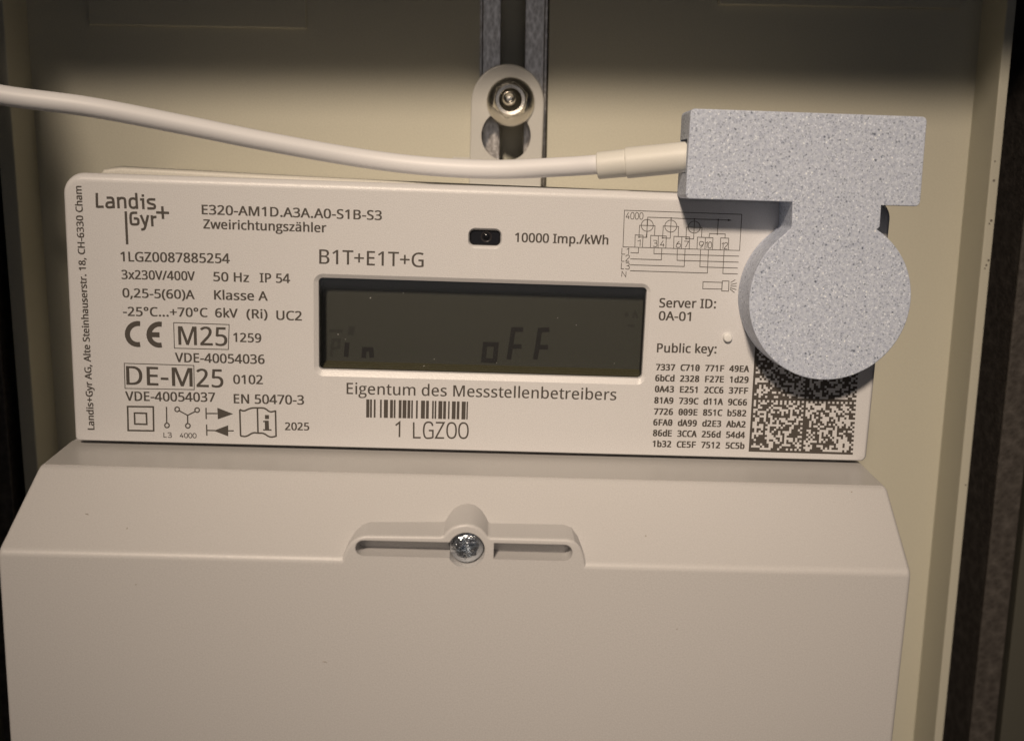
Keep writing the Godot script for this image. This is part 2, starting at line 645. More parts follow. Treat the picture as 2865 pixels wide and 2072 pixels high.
func build_meter() -> void:
	var o := thing("electricity_meter", "white plastic electricity meter with dark digital display and terminal cover", "electricity meter", Vector3(0, -150, -45))
	# --- front panel with the display window and the pulse window cut out
	var bev := [-33.73, -12.22, 35.25, 8.97]
	var led := [-2.53, 15.04, 4.38, 19.19]
	var ledi := [-2.17, 15.67, 4.03, 18.69]
	var win := [-32.75, -10.93, 34.5, 8.1]
	var loops := []
	var steps := 8
	for i in steps + 1:
		var a := PI / 2 * i / steps
		var k := 1.0 - sin(a)
		loops.append(rounded(-83.55 + 1.0 * k, -27.5 + 0.45 * k, 83.55 - 1.0 * k, 27.55 - 1.75 * k, [0.9 - 0.4 * k, 1.3 - 0.4 * k, 4.0 - 1.2 * k, 4.2 - 1.2 * k], 0.0, 10))
	var z_loops := []
	for i in steps + 1:
		var a := PI / 2 * i / steps
		z_loops.append(at_z(loops[i], -1.6 * (1.0 - cos(a))))
	z_loops.append(at_z(rounded(-83.3, -27.4, 83.3, 27.4, [0.9, 1.3, 4.0, 4.2], 0.0, 10), -9.0))
	z_loops.append(at_z(rounded(-81.5, -26.0, 81.5, 26.0, [0.9, 1.3, 4.0, 4.2], 0.0, 10), -9.2))
	var dense := PackedVector2Array()
	var l0: PackedVector2Array = loops[0]
	for i in l0.size():
		var b := l0[(i + 1) % l0.size()]
		var parts := maxi(1, int(l0[i].distance_to(b) / 1.5))
		for j in parts:
			dense.append(l0[i].lerp(b, float(j) / parts))
	var h0 := rounded(bev[0], bev[1], bev[2], bev[3], [2.0, 2.0, 2.0, 2.0], 1.2)
	var h1 := rounded(led[0], led[1], led[2], led[3], [1.5, 1.5, 1.5, 1.5], 0.6)
	var tris := holed(dense, [h0, h1], 0.0)
	tris.append_array(loft(z_loops))
	# bevelled frame round the display: out of the face, down to the glass
	var fr := []
	for f in [[0.0, 0.0, 0.0], [0.04, 0.0, -0.015], [0.1, 0.0, -0.05], [0.95, 0.0, -0.58], [1.0, 0.0, -0.66], [1.0, 0.0, -2.0]]:
		var k: float = f[0]
		var r := lerpf(2.0, 0.85, k)
		fr.append(at_z(rounded(lerpf(bev[0], win[0], k), lerpf(bev[1], win[1], k), lerpf(bev[2], win[2], k), lerpf(bev[3], win[3], k), [r, r, r, r], 0.0, 8), f[2]))
	tris.append_array(loft(fr, true))
	# pulse window rim
	var lr := []
	for f in [[0.0, 0.0], [0.25, -0.08], [0.55, -0.3], [0.85, -0.62], [1.0, -0.9], [1.0, -2.0]]:
		var k: float = f[0]
		var r := lerpf(1.5, 0.95, k)
		lr.append(at_z(rounded(lerpf(led[0], ledi[0], k), lerpf(led[1], ledi[1], k), lerpf(led[2], ledi[2], k), lerpf(led[3], ledi[3], k), [r, r, r, r], 0.0, 8), f[1]))
	tris.append_array(loft(lr, true))
	var panel := commit("front_panel", tris, M.plastic, o, 32.0)
	origin["panel"] = panel
	# --- housing behind the panel
	commit("housing", prism(PackedVector2Array([Vector2(-80.5, -27.6), Vector2(80.5, -27.6), Vector2(80.5, 26.4), Vector2(79.2, 27.5), Vector2(20, 27.75), Vector2(-20, 28.05), Vector2(-50, 28.6), Vector2(-75.5, 29.2), Vector2(-79.2, 28.4), Vector2(-80.5, 26.4)]), -10.0, -49.5, 1.0, 5), M.housing, o)
	# --- display: dark well, liquid-crystal glass with its segments, front pane
	var well := []
	for z in [-0.9, -5.2]:
		well.append(at_z(rounded(win[0] - 0.02, win[1] - 0.02, win[2] + 0.02, win[3] + 0.02, [0.85, 0.85, 0.85, 0.85]), z))
	commit("display_well", loft(well, true), M.black, o)
	var lcd := commit("display", box(win[0] - 1, win[1] - 1, -6.2, win[2] + 1, win[3] + 1, -5.0), M.lcd, o)
	for k in 4:   # stepped edge of the glass sandwich along the window's lower side
		commit("display_edge", box(win[0], win[1] - 0.05, -4.9 + k * 0.55, win[2], win[1] + 1.15 - k * 0.27, -4.6 + k * 0.55, 0.08), M.lcd_edge, o)
	ink_z = -4.96
	ink_start()
	line([Vector2(1.27,-8.78), Vector2(1.55,-5.30), Vector2(3.91,-5.31), Vector2(3.68,-8.84)], 0.99, 0, true)
	ink_end("display_segment", lcd, M.segment)
	ink_z = -4.96
	ink_start()
	line([Vector2(6.64,-8.42), Vector2(7.00,-5.48), Vector2(7.40,-2.01), Vector2(9.47,-1.95)], 0.99, 0, false)
	line([Vector2(6.86,-5.66), Vector2(9.24,-5.59)], 0.99, 0, false)
	ink_end("display_segment", lcd, M.segment)
	ink_z = -4.96
	ink_start()
	line([Vector2(12.23,-8.26), Vector2(12.64,-5.49), Vector2(13.01,-1.95), Vector2(15.03,-1.79)], 0.99, 0, false)
	line([Vector2(12.49,-5.62), Vector2(14.88,-5.56)], 0.99, 0, false)
	ink_end("display_segment", lcd, M.segment)
	ink_z = -4.96
	ink_start()
	line([Vector2(-24.05,-9.00), Vector2(-23.93,-7.15), Vector2(-22.49,-7.16), Vector2(-22.33,-8.90)], 0.99, 0, false)
	ink_end("display_segment", lcd, M.segment)
	ink_z = -4.96
	ink_start()
	line([Vector2(-27.78,-8.90), Vector2(-27.53,-5.82)], 0.99, 0, false)
	ink_end("display_segment", lcd, M.segment)
	ink_z = -4.96
	ink_start()
	line([Vector2(-30.90,-8.94), Vector2(-30.55,-5.35), Vector2(-29.22,-5.31), Vector2(-29.39,-7.23)], 0.64, 0, false)
	line([Vector2(-30.40,-7.13), Vector2(-29.65,-7.11)], 0.64, 0, false)
	ink_end("display_segment", lcd, M.segment_faint)
	ink_z = -4.96
	ink_start()
	line([Vector2(-27.04,-3.85), Vector2(-26.89,-2.65), Vector2(-26.29,-2.68), Vector2(-26.43,-3.90)], 0.64, 0, true)
	ink_end("display_segment", lcd, M.segment_faint)
	ink_z = -4.96
	ink_start()
	line([Vector2(-31.35,-3.39), Vector2(-28.54,-3.36)], 0.64, 0, false)
	ink_end("display_segment", lcd, M.segment_faint)
	ink_z = -4.96
	ink_start()
	line([Vector2(31.15,2.43), Vector2(31.21,1.43)], 0.54, 0, false)
	line([Vector2(30.73,1.91), Vector2(31.63,1.94)], 0.54, 0, false)
	ink_end("display_segment", lcd, M.segment_faint)
	ink_z = -4.96
	ink_start()
	line([Vector2(32.52,1.16), Vector2(32.96,2.38), Vector2(33.52,1.19)], 0.54, 0, false)
	ink_end("display_segment", lcd, M.segment_faint)
	ink_z = -4.96
	ink_start()
	line([Vector2(31.51,-0.48), Vector2(33.01,-0.43)], 0.54, 0, false)
	ink_end("display_segment", lcd, M.segment_faint)
	ink_z = 0.03
	commit("display_glass", box(win[0] + 0.01, win[1] + 0.01, -1.35, win[2] - 0.01, win[3] - 0.01, -1.3), M.glass, o)
	ink_z = -1.28
	for s in [[-22.3, 4.2, 0.16], [-15.6, 5.4, 0.1], [-28.9, -3.6, 0.13], [-11.1, -9.7, 0.14], [-27.4, -4.6, 0.08], [20.3, -0.2, 0.09], [16.4, 1.2, 0.09], [4.0, -8.6, 0.08], [28.6, -8.0, 0.08], [-9.0, -8.2, 0.1]]:
		var a := rng.randf() * PI
		var d := Vector2(cos(a), sin(a))
		line([Vector2(s[0], s[1]) - d * s[2] * 0.9, Vector2(s[0], s[1]) + d * s[2] * 0.4 + d.orthogonal() * 0.05, Vector2(s[0], s[1]) + d * s[2] * 0.9], s[2] * 0.65)
	var lint := ink_end("lint", o, M.lint)
	lint.set_meta("kind", "stuff")
	ink_z = 0.03
	# --- pulse window: black pocket with a round lens
	var lw := commit("pulse_window", prism(rounded(ledi[0] - 0.05, ledi[1] - 0.05, ledi[2] + 0.05, ledi[3] + 0.05, [0.95, 0.95, 0.95, 0.95]), -1.0, -2.2, 0.35), M.led, o)
	var lc := Vector3((ledi[0] + ledi[2]) / 2 + 0.25, (ledi[1] + ledi[3]) / 2 + 0.2, -1.0)
	commit("lens_ring", lathe(lc, [Vector2(0.78, -0.02), Vector2(0.85, 0.1), Vector2(1.0, 0.14), Vector2(1.12, 0.05), Vector2(1.15, -0.05)], 32), M.lens, lw)
	commit("lens", lathe(lc, [Vector2(0.01, 0.12), Vector2(0.35, 0.1), Vector2(0.62, 0.02), Vector2(0.76, -0.1)], 32), M.led, lw)
	# --- button
	var bc: Vector2 = Vector2(51.65, -1.62)
	commit("push_button", lathe(Vector3(bc.x, bc.y, 0), [Vector2(0.01, 0.95), Vector2(0.6, 0.94), Vector2(0.8, 0.86), Vector2(0.9, 0.7), Vector2(0.95, 0.4), Vector2(0.97, -0.3)], 36), M.button, o)
	# --- print on the panel
	print_panel(panel)
	# --- hanger tab with its keyhole
	var tab := PackedVector2Array([Vector2(14.22, 24), Vector2(14.22, 47.6)])
	for i in range(1, 24):
		var a := PI * i / 24
		tab.append(Vector2(5.3 + 8.92 * cos(a), 47.6 + 9.2 * sin(a)))
	tab.append(Vector2(-3.62, 47.6))
	tab.append(Vector2(-3.62, 24))
	var hole := []
	hole.append(lathe_solid(Vector3(5.15, 39.88, -54), 6.06, 20, 48))
	hole.append(box(3.0, 40, -54, 8.6, 47.8, -30))
	hole.append(lathe_solid(Vector3(5.85, 47.8, -54), 2.8, 20, 32))
	await carve("hanger_tab", [prism(tab, -46.5, -49.8, 0.5)], hole, M.tab, o)
	commit("tab_foot", box(-7.8, 33.4, -49.5, -3.4, 34.4, -47.5, 0.2), M.tab, o)
	# --- terminal cover
	var hump := PackedVector2Array([Vector2(-23.89,-43.03), Vector2(-23.58,-40.83), Vector2(-23.25,-39.46), Vector2(-22.61,-38.09), Vector2(-21.71,-36.84), Vector2(-20.69,-36.09), Vector2(-19.28,-35.67), Vector2(-5.51,-35.44), Vector2(-5.00,-35.26), Vector2(-4.42,-34.52), Vector2(-3.48,-33.68), Vector2(-2.21,-33.19), Vector2(-0.85,-32.99), Vector2(0.50,-33.18), Vector2(1.67,-33.74), Vector2(2.55,-34.53), Vector2(3.08,-35.22), Vector2(3.61,-35.45), Vector2(17.52,-35.40), Vector2(18.96,-35.75), Vector2(20.04,-36.76), Vector2(20.76,-38.24), Vector2(21.23,-40.01), Vector2(21.53,-42.48)])
	var body := []
	var ends := []
	for i in 9:
		var a := PI / 2 * i / 8
		ends.append([82.4 + 0.9 * cos(a), 0.9 * (1.0 - sin(a))])
	for i in 9:
		var a := PI / 2 * (8 - i) / 8
		ends.append([-84.7 - 0.9 * cos(a), 0.9 * (1.0 - sin(a))])
	var cl := []
	var flat := []
	for e in ends:
		var pr := ccw(cover_profile(e[1]))
		var l := PackedVector3Array()
		for q in pr:
			l.append(Vector3(e[0] - (maxf(0.0, q.y - 12.0) * 0.083 if e[0] > 0.0 else 0.0), q.x, q.y))
		cl.append(l)
		flat.append(pr)
	body = loft(cl)
	body.append_array(cap(cl[0], flat[0]))
	body.append_array(cap(cl[-1], flat[-1], true))
	var hp := prism(hump, 30.0, 4.0, 0.55, 4)
	var sl := [-21.01, -39.51, -3.01, -36.52]
	var sr := [4.20, -39.57, 18.66, -36.43]
	var r1: float = (sl[3] - sl[1]) / 2
	var r2: float = (sr[3] - sr[1]) / 2
	var sc: Vector2 = Vector2(-0.80, -38.00)
	var cuts := [prism(rounded(sl[0], sl[1], sl[2], sl[3], [r1 - 0.02, 0.2, 0.2, r1 - 0.02]), 34, 25.6), prism(rounded(sr[0], sr[1], sr[2], sr[3], [0.15, r2 - 0.02, r2 - 0.02, 0.15]), 34, 25.6), lathe_solid(Vector3(sc.x, sc.y, 22), 3.42, 14, 64)]
	var tc: MeshInstance3D = await carve("terminal_cover", [body, hp], cuts, M.cover, o, 24.0)
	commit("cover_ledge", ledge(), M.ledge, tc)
	# --- sealing screw
	var head := lathe(Vector3(sc.x + 0.02, sc.y - 0.02, 28.2), [Vector2(0.02, 0.62), Vector2(1.0, 0.6), Vector2(1.9, 0.5), Vector2(2.5, 0.32), Vector2(2.9, 0.05), Vector2(3.12, -0.4), Vector2(3.16, -1.0), Vector2(3.16, -4.0), Vector2(0.02, -4.0)], 56)
	var x := PackedVector2Array()
	for q in [Vector2(-2.1, -0.36), Vector2(-0.5, -0.5), Vector2(-0.36, -2.1), Vector2(0.36, -2.1), Vector2(0.5, -0.5), Vector2(2.1, -0.36), Vector2(2.1, 0.36), Vector2(0.5, 0.5), Vector2(0.36, 2.1), Vector2(-0.36, 2.1), Vector2(-0.5, 0.5), Vector2(-2.1, 0.36)]:
		x.append(q.rotated(0.35))
	var slot := loft([at_z2(x, 1.15, sc, 29.4), at_z2(x, 0.35, sc, 26.9)])
	slot.append_array(cap(at_z2(x, 1.15, sc, 29.4), ccw(x)))
	slot.append_array(cap(at_z2(x, 0.35, sc, 26.9), ccw(x), true))
	await carve("seal_screw", [closed_lathe(head, 56)], [slot], M.screw, tc, 20.0)
	# --- dust on the cover
	var specks := [[-72.3, -35.6, 1], [-64.0, -37.2, 0], [75.6, -30.2, 0], [-26.6, -60.5, 1], [38.8, -52.4, 0], [-60.9, -46.0, 0], [-9.4, -37.4, 0], [33.0, -36.6, 0]]
	for s in specks:
		var z: float = 30.02 if s[1] < -40.2 else 12.0 + (-29.4 - s[1]) * 18.0 / 10.8 + 0.04
		var a := rng.randf() * PI
		var d := Vector3(cos(a), sin(a) * 0.6, 0)
		var q := Vector3(s[0], s[1], z)
		if s[2] == 1:
			commit("lint_fibre", tube(PackedVector3Array([q - d * 0.5, q + Vector3(0.1, 0.16, 0.1), q + d * 0.4, q + d * 0.6 - Vector3(0, 0.25, 0.2)]), [0.05, 0.08, 0.07, 0.04], 7), M.smudge, tc)
		else:
			commit("dust_speck", lathe(q, [Vector2(0.01, 0.08), Vector2(0.13, 0.03), Vector2(0.16, -0.2)], 8), M.smudge, tc)


func ledge() -> PackedVector3Array:
	var l := []
	for x in [82.4, -84.9]:
		var p := PackedVector3Array()
		for q in [Vector2(-28.05, -2.6), Vector2(-29.2, 11.4), Vector2(-29.9, 11.4), Vector2(-28.8, -2.6)]:
			p.append(Vector3(x, q.x, q.y))
		l.append(p)
	var t := loft(l, true)
	for k in [[0, 2, 1], [0, 3, 2]]:
		for e in 2:
			for j in (k if e == 0 else [k[0], k[2], k[1]]):
				t.append(l[e][j])
	return t


func at_z2(p: PackedVector2Array, k: float, c: Vector2, z: float) -> PackedVector3Array:
	var o := PackedVector3Array()
	for q in ccw(p):
		o.append(Vector3(c.x + q.x * k, c.y + q.y * k, z))
	return o


func lathe_solid(c: Vector3, r: float, h: float, n: int) -> PackedVector3Array:
	var p := PackedVector2Array()
	for i in n:
		p.append(Vector2(c.x + cos(TAU * i / n) * r, c.y + sin(TAU * i / n) * r))
	return prism(p, c.z + h, c.z)


func closed_lathe(t: PackedVector3Array, n: int) -> PackedVector3Array:
	# closes the tiny openings at the ends of a lathed shape
	var o := t.duplicate()
	var front := PackedVector3Array()
	var back := PackedVector3Array()
	for j in n:
		front.append(t[6 * j])
		back.append(t[t.size() - 6 * n + 6 * j + 1])
	for j in range(1, n - 1):
		o.append_array([front[0], front[j], front[j + 1]])
		o.append_array([back[0], back[j + 1], back[j]])
	return o


func print_panel(panel: MeshInstance3D) -> void:
	write("E320-AM1D.A3A.A0-S1B-S3", -55.89, 20.14, -19.99, 20.12, 1.84, "S", 1)
	write("Zweirichtungszähler", -55.64, 17.31, -31.11, 17.31, 1.80, "S", 1)
	write("1LGZ0087885254", -72.38, 10.23, -50.56, 10.51, 1.90, "S", 1)
	write("3x230V/400V", -72.32, 6.67, -57.66, 6.80, 1.79, "S", 1)
	write("50 Hz", -53.87, 6.80, -46.75, 6.82, 1.83, "S", 1)
	write("IP 54", -44.53, 6.85, -38.47, 6.87, 1.83, "S", 1)
	write("0,25-5(60)A", -72.26, 2.97, -57.83, 3.00, 1.80, "S", 1)
	write("Klasse A", -53.79, 3.05, -43.03, 3.13, 1.85, "S", 1)
	write("-25°C...+70°C", -72.29, -0.84, -55.26, -0.58, 1.81, "S", 1)
	write("6kV", -53.67, -0.57, -49.17, -0.56, 1.82, "S", 1)
	write("(Ri)", -47.30, -0.58, -43.12, -0.54, 1.82, "S", 1)
	write("UC2", -41.24, -0.72, -36.13, -0.73, 1.86, "S", 1)
	write("M25", -61.27, -6.47, -51.40, -6.42, 3.79, "S", 1)
	write("1259", -50.10, -5.53, -44.46, -5.53, 1.83, "S", 1)
	write("VDE-40054036", -62.05, -10.09, -43.83, -9.97, 1.89, "S", 1)
	write("DE-M", -72.15, -15.11, -58.69, -15.14, 3.84, "S", 1)
	write("25", -57.81, -15.19, -52.37, -15.16, 3.76, "S", 1)
	write("0102", -50.22, -14.32, -44.25, -14.23, 1.86, "S", 1)
	write("VDE-40054037", -72.48, -18.51, -54.13, -18.24, 1.91, "S", 1)
	write("EN 50470-3", -50.21, -18.43, -35.79, -18.31, 1.92, "S", 1)
	write("2025", -39.69, -23.87, -34.72, -23.78, 1.60, "S", 1)
	write("Landis+Gyr AG, Alte Steinhauserstr. 18, CH-6330 Cham", -79.18, -24.87, -79.62, 24.87, 1.35, "S", 1)
	write("B1T+E1T+G", -32.50, 10.98, -11.42, 10.93, 2.87, "S", 0)
	write("10000 Imp./kWh", 7.04, 16.61, 25.92, 16.65, 1.81, "S", 1)
	write("Eigentum des Messstellenbetreibers", -26.91, -15.82, 29.25, -15.56, 2.36, "S", 0)
	write("Server ID:", 37.16, 4.20, 48.80, 4.33, 1.85, "S", 1)
	write("0A-01", 37.20, 1.54, 43.80, 1.55, 1.82, "S", 1)
	write("Public key:", 37.23, -5.18, 49.56, -5.05, 1.84, "S", 1)
	write("7337 C710 771F 49EA", 37.27, -8.95, 56.65, -8.77, 1.29, "M", 2)
	write("6bCd 2328 F27E 1d29", 37.25, -11.26, 56.71, -11.09, 1.29, "M", 2)
	write("0A43 E251 2CC6 37FF", 37.32, -13.58, 56.78, -13.42, 1.30, "M", 2)
	write("81A9 739C d11A 9C66", 37.34, -15.99, 56.74, -15.91, 1.30, "M", 2)
	write("7726 009E 851C b582", 37.41, -18.41, 56.77, -18.25, 1.31, "M", 2)
	write("6FA0 dA99 d2E3 AbA2", 37.40, -20.72, 56.80, -20.65, 1.31, "M", 2)
	write("86dE 3CCA 256d 54d4", 37.46, -23.04, 56.86, -22.97, 1.32, "M", 2)
	write("1b32 CE5F 7512 5C5b", 37.52, -25.37, 56.92, -25.31, 1.32, "M", 2)
	ink_z = 0.03
	ink_start()
	line([Vector2(-76.63,23.65), Vector2(-76.67,22.60), Vector2(-76.69,20.95), Vector2(-76.52,20.93), Vector2(-75.38,20.97)], 0.49, 0, false)
	line([Vector2(-74.74,22.75), Vector2(-74.25,22.80), Vector2(-73.53,22.79), Vector2(-73.41,22.06), Vector2(-73.38,20.73)], 0.49, 1, false)
	line([Vector2(-73.42,21.90), Vector2(-74.29,21.87), Vector2(-74.78,21.70), Vector2(-74.81,20.97), Vector2(-74.33,20.86), Vector2(-73.68,20.97), Vector2(-73.38,21.18)], 0.49, 1, false)
	line([Vector2(-72.47,23.00), Vector2(-72.43,20.74)], 0.49, 0, false)
	line([Vector2(-72.45,22.42), Vector2(-71.99,22.80), Vector2(-71.50,22.81), Vector2(-71.14,22.70), Vector2(-71.09,21.98), Vector2(-71.07,20.77)], 0.49, 1, false)
	line([Vector2(-68.86,23.90), Vector2(-68.78,20.76)], 0.49, 0, false)
	line([Vector2(-68.84,21.24), Vector2(-69.30,20.94), Vector2(-69.87,20.97), Vector2(-70.18,21.36), Vector2(-70.20,22.49), Vector2(-69.80,22.79), Vector2(-69.23,22.80), Vector2(-68.82,22.53)], 0.49, 1, false)
	line([Vector2(-67.54,23.66), Vector2(-67.54,23.18)], 0.49, 0, false)
	line([Vector2(-68.12,22.65), Vector2(-67.54,22.67), Vector2(-67.51,20.74)], 0.49, 0, false)
	line([Vector2(-65.10,22.74), Vector2(-66.16,22.74), Vector2(-66.57,22.61), Vector2(-66.59,22.04), Vector2(-65.86,21.82), Vector2(-65.22,21.68), Vector2(-65.24,20.99), Vector2(-65.89,20.93), Vector2(-66.74,20.95)], 0.49, 1, false)
	line([Vector2(-71.05,20.22), Vector2(-70.99,13.65)], 0.49, 0, false)
	line([Vector2(-68.77,19.99), Vector2(-69.66,19.99), Vector2(-70.12,19.75), Vector2(-70.13,18.28), Vector2(-70.03,17.68), Vector2(-69.34,17.66), Vector2(-68.64,17.76), Vector2(-68.60,18.33), Vector2(-68.64,18.86), Vector2(-69.50,18.86)], 0.49, 1, false)
	line([Vector2(-68.09,19.58), Vector2(-67.27,17.56)], 0.49, 0, false)
	line([Vector2(-66.63,19.60), Vector2(-67.18,17.65), Vector2(-67.41,16.82), Vector2(-68.11,16.68)], 0.49, 1, false)
	line([Vector2(-65.90,19.60), Vector2(-65.83,17.40)], 0.49, 0, false)
	line([Vector2(-65.86,18.91), Vector2(-65.62,19.26), Vector2(-64.97,19.30)], 0.49, 1, false)
	line([Vector2(-65.02,20.19), Vector2(-62.44,20.17)], 0.49, 0, false)
	line([Vector2(-63.76,21.45), Vector2(-63.68,18.94)], 0.49, 0, false)
	ink_end("logo", panel)
	ink_z = 0.03
	ink_start()
	line([Vector2(-68.97,-2.36), Vector2(-69.51,-2.34), Vector2(-70.05,-2.45), Vector2(-70.55,-2.69), Vector2(-70.99,-3.05), Vector2(-71.33,-3.51), Vector2(-71.55,-4.03), Vector2(-71.64,-4.58), Vector2(-71.59,-5.13), Vector2(-71.40,-5.64), Vector2(-71.10,-6.08), Vector2(-70.69,-6.42), Vector2(-70.20,-6.63), Vector2(-69.66,-6.71), Vector2(-69.12,-6.65)], 1.04, 0, false)
	line([Vector2(-64.60,-2.36), Vector2(-65.14,-2.33), Vector2(-65.68,-2.44), Vector2(-66.18,-2.68), Vector2(-66.62,-3.04), Vector2(-66.96,-3.50), Vector2(-67.18,-4.02), Vector2(-67.26,-4.57), Vector2(-67.21,-5.12), Vector2(-67.03,-5.63), Vector2(-66.72,-6.07), Vector2(-66.30,-6.41), Vector2(-65.81,-6.63), Vector2(-65.28,-6.71), Vector2(-64.73,-6.64)], 1.04, 0, false)
	line([Vector2(-67.18,-4.57), Vector2(-65.11,-4.55)], 1.04, 0, false)
	ink_end("conformity_mark", panel)
	ink_z = 0.03
	ink_start()
	line([Vector2(-62.17,-1.95), Vector2(-50.91,-2.02), Vector2(-51.17,-7.19), Vector2(-62.17,-7.23)], 0.16, 0, true)
	line([Vector2(-72.50,-10.68), Vector2(-58.30,-10.72), Vector2(-58.35,-15.79), Vector2(-72.54,-15.94)], 0.16, 0, true)
	ink_end("lettering_frame", panel)
	ink_z = 0.03
	ink_start()
	line([Vector2(-72.16,-19.75), Vector2(-66.88,-19.68), Vector2(-66.96,-24.79), Vector2(-72.23,-24.85)], 0.34, 0, true)
	line([Vector2(-70.80,-21.09), Vector2(-68.34,-21.10), Vector2(-68.34,-23.44), Vector2(-70.80,-23.43)], 0.34, 0, true)
	ink_end("double_square_symbol", panel)
	ink_z = 0.03
	ink_start()
	line([Vector2(-64.16,-19.60), Vector2(-64.21,-22.95)], 0.26, 0, false)
	line([Vector2(-63.70,-23.54), Vector2(-63.76,-23.30), Vector2(-63.92,-23.12), Vector2(-64.16,-23.06), Vector2(-64.40,-23.13), Vector2(-64.58,-23.32), Vector2(-64.65,-23.57), Vector2(-64.59,-23.81), Vector2(-64.42,-23.99), Vector2(-64.19,-24.04), Vector2(-63.95,-23.97), Vector2(-63.77,-23.79)], 0.26, 0, true)
	line([Vector2(-61.51,-20.06), Vector2(-61.56,-19.81), Vector2(-61.73,-19.64), Vector2(-61.97,-19.58), Vector2(-62.20,-19.65), Vector2(-62.38,-19.84), Vector2(-62.45,-20.08), Vector2(-62.40,-20.32), Vector2(-62.23,-20.50), Vector2(-61.99,-20.56), Vector2(-61.76,-20.48), Vector2(-61.58,-20.30)], 0.26, 0, true)
	line([Vector2(-57.38,-20.09), Vector2(-57.44,-19.85), Vector2(-57.61,-19.67), Vector2(-57.84,-19.62), Vector2(-58.08,-19.69), Vector2(-58.26,-19.87), Vector2(-58.33,-20.12), Vector2(-58.27,-20.36), Vector2(-58.10,-20.53), Vector2(-57.87,-20.59), Vector2(-57.63,-20.52), Vector2(-57.45,-20.34)], 0.26, 0, true)
	line([Vector2(-59.38,-23.50), Vector2(-59.44,-23.25), Vector2(-59.61,-23.08), Vector2(-59.84,-23.02), Vector2(-60.08,-23.09), Vector2(-60.26,-23.28), Vector2(-60.33,-23.52), Vector2(-60.27,-23.77), Vector2(-60.10,-23.94), Vector2(-59.87,-24.00), Vector2(-59.63,-23.93), Vector2(-59.45,-23.74)], 0.26, 0, true)
	line([Vector2(-61.55,-20.36), Vector2(-59.85,-21.29)], 0.26, 0, false)
	line([Vector2(-58.28,-20.42), Vector2(-59.85,-21.29)], 0.26, 0, false)
	line([Vector2(-59.85,-21.14), Vector2(-59.88,-22.94)], 0.26, 0, false)
	line([Vector2(-56.02,-19.56), Vector2(-56.03,-21.97)], 0.26, 0, false)
	line([Vector2(-56.00,-20.78), Vector2(-53.68,-20.72)], 0.26, 0, false)
	line([Vector2(-55.98,-23.14), Vector2(-55.98,-25.52)], 0.26, 0, false)
	line([Vector2(-55.95,-24.39), Vector2(-54.22,-24.38)], 0.26, 0, false)
	line([Vector2(-51.57,-24.36), Vector2(-50.38,-24.33)], 0.26, 0, false)
	ink_tri([Vector2(-53.68,-19.50), Vector2(-53.62,-21.94), Vector2(-50.44,-20.72)])
	ink_tri([Vector2(-51.51,-23.17), Vector2(-51.55,-25.55), Vector2(-54.55,-24.42)])
	ink_end("connection_symbol", panel)
	ink_z = 0.03
	ink_start()
	line([Vector2(-49.06,-19.71), Vector2(-48.30,-20.16), Vector2(-46.83,-19.36), Vector2(-45.37,-19.27), Vector2(-45.28,-19.32)], 0.33, 2, false)
	line([Vector2(-45.41,-19.31), Vector2(-43.91,-19.23), Vector2(-42.83,-20.19), Vector2(-41.69,-19.84)], 0.33, 2, false)
	line([Vector2(-49.06,-19.75), Vector2(-48.97,-25.37)], 0.33, 0, false)
	line([Vector2(-41.67,-19.69), Vector2(-41.60,-25.36)], 0.33, 0, false)
	line([Vector2(-45.41,-19.32), Vector2(-45.35,-24.70)], 0.33, 0, false)
	line([Vector2(-49.02,-25.37), Vector2(-47.84,-25.57), Vector2(-46.36,-24.54), Vector2(-45.30,-24.70)], 0.33, 2, false)
	line([Vector2(-45.35,-24.70), Vector2(-44.16,-24.63), Vector2(-42.89,-25.58), Vector2(-41.64,-25.26)], 0.33, 2, false)
	ink_end("booklet_symbol", panel)
	ink_z = 0.03
	ink_start()
	line([Vector2(-43.45,-20.76), Vector2(-43.45,-21.62)], 0.84, 0, false)
	line([Vector2(-43.52,-21.96), Vector2(-43.46,-23.93)], 0.84, 0, false)
	line([Vector2(-44.26,-22.14), Vector2(-43.21,-22.11)], 0.29, 0, false)
	line([Vector2(-44.28,-23.95), Vector2(-42.54,-23.94)], 0.29, 0, false)
	ink_end("information_mark", panel)
	ink_z = 0.03
	ink_start()
	thin("L3", -64.89, -26.09, -63.34, -26.10, 0.99, 0.16)
	thin("4000", -61.51, -26.09, -58.19, -26.06, 0.95, 0.16)
	ink_end("lettering", panel)
	ink_z = 0.03
	ink_start()
	thin("1", -16.69, -24.74, -15.87, -24.74, 3.28, 0.34)
	thin("LGZ00", -12.88, -24.77, -1.53, -24.60, 3.29, 0.34)
	ink_end("lettering", panel)
	ink_z = 0.03
	ink_start()
	line([Vector2(28.92,23.62), Vector2(52.80,23.56), Vector2(52.88,16.29), Vector2(29.01,16.28)], 0.13, 0, true)
	line([Vector2(34.93,20.79), Vector2(34.87,21.10), Vector2(34.73,21.38), Vector2(34.52,21.62), Vector2(34.26,21.81), Vector2(33.96,21.92), Vector2(33.64,21.95), Vector2(33.33,21.90), Vector2(33.04,21.77), Vector2(32.80,21.57), Vector2(32.62,21.31), Vector2(32.52,21.02), Vector2(32.49,20.71), Vector2(32.55,20.40), Vector2(32.69,20.12), Vector2(32.90,19.87), Vector2(33.16,19.69), Vector2(33.46,19.58), Vector2(33.78,19.55), Vector2(34.09,19.60), Vector2(34.38,19.73), Vector2(34.62,19.93), Vector2(34.80,20.18), Vector2(34.90,20.48)], 0.13, 0, true)
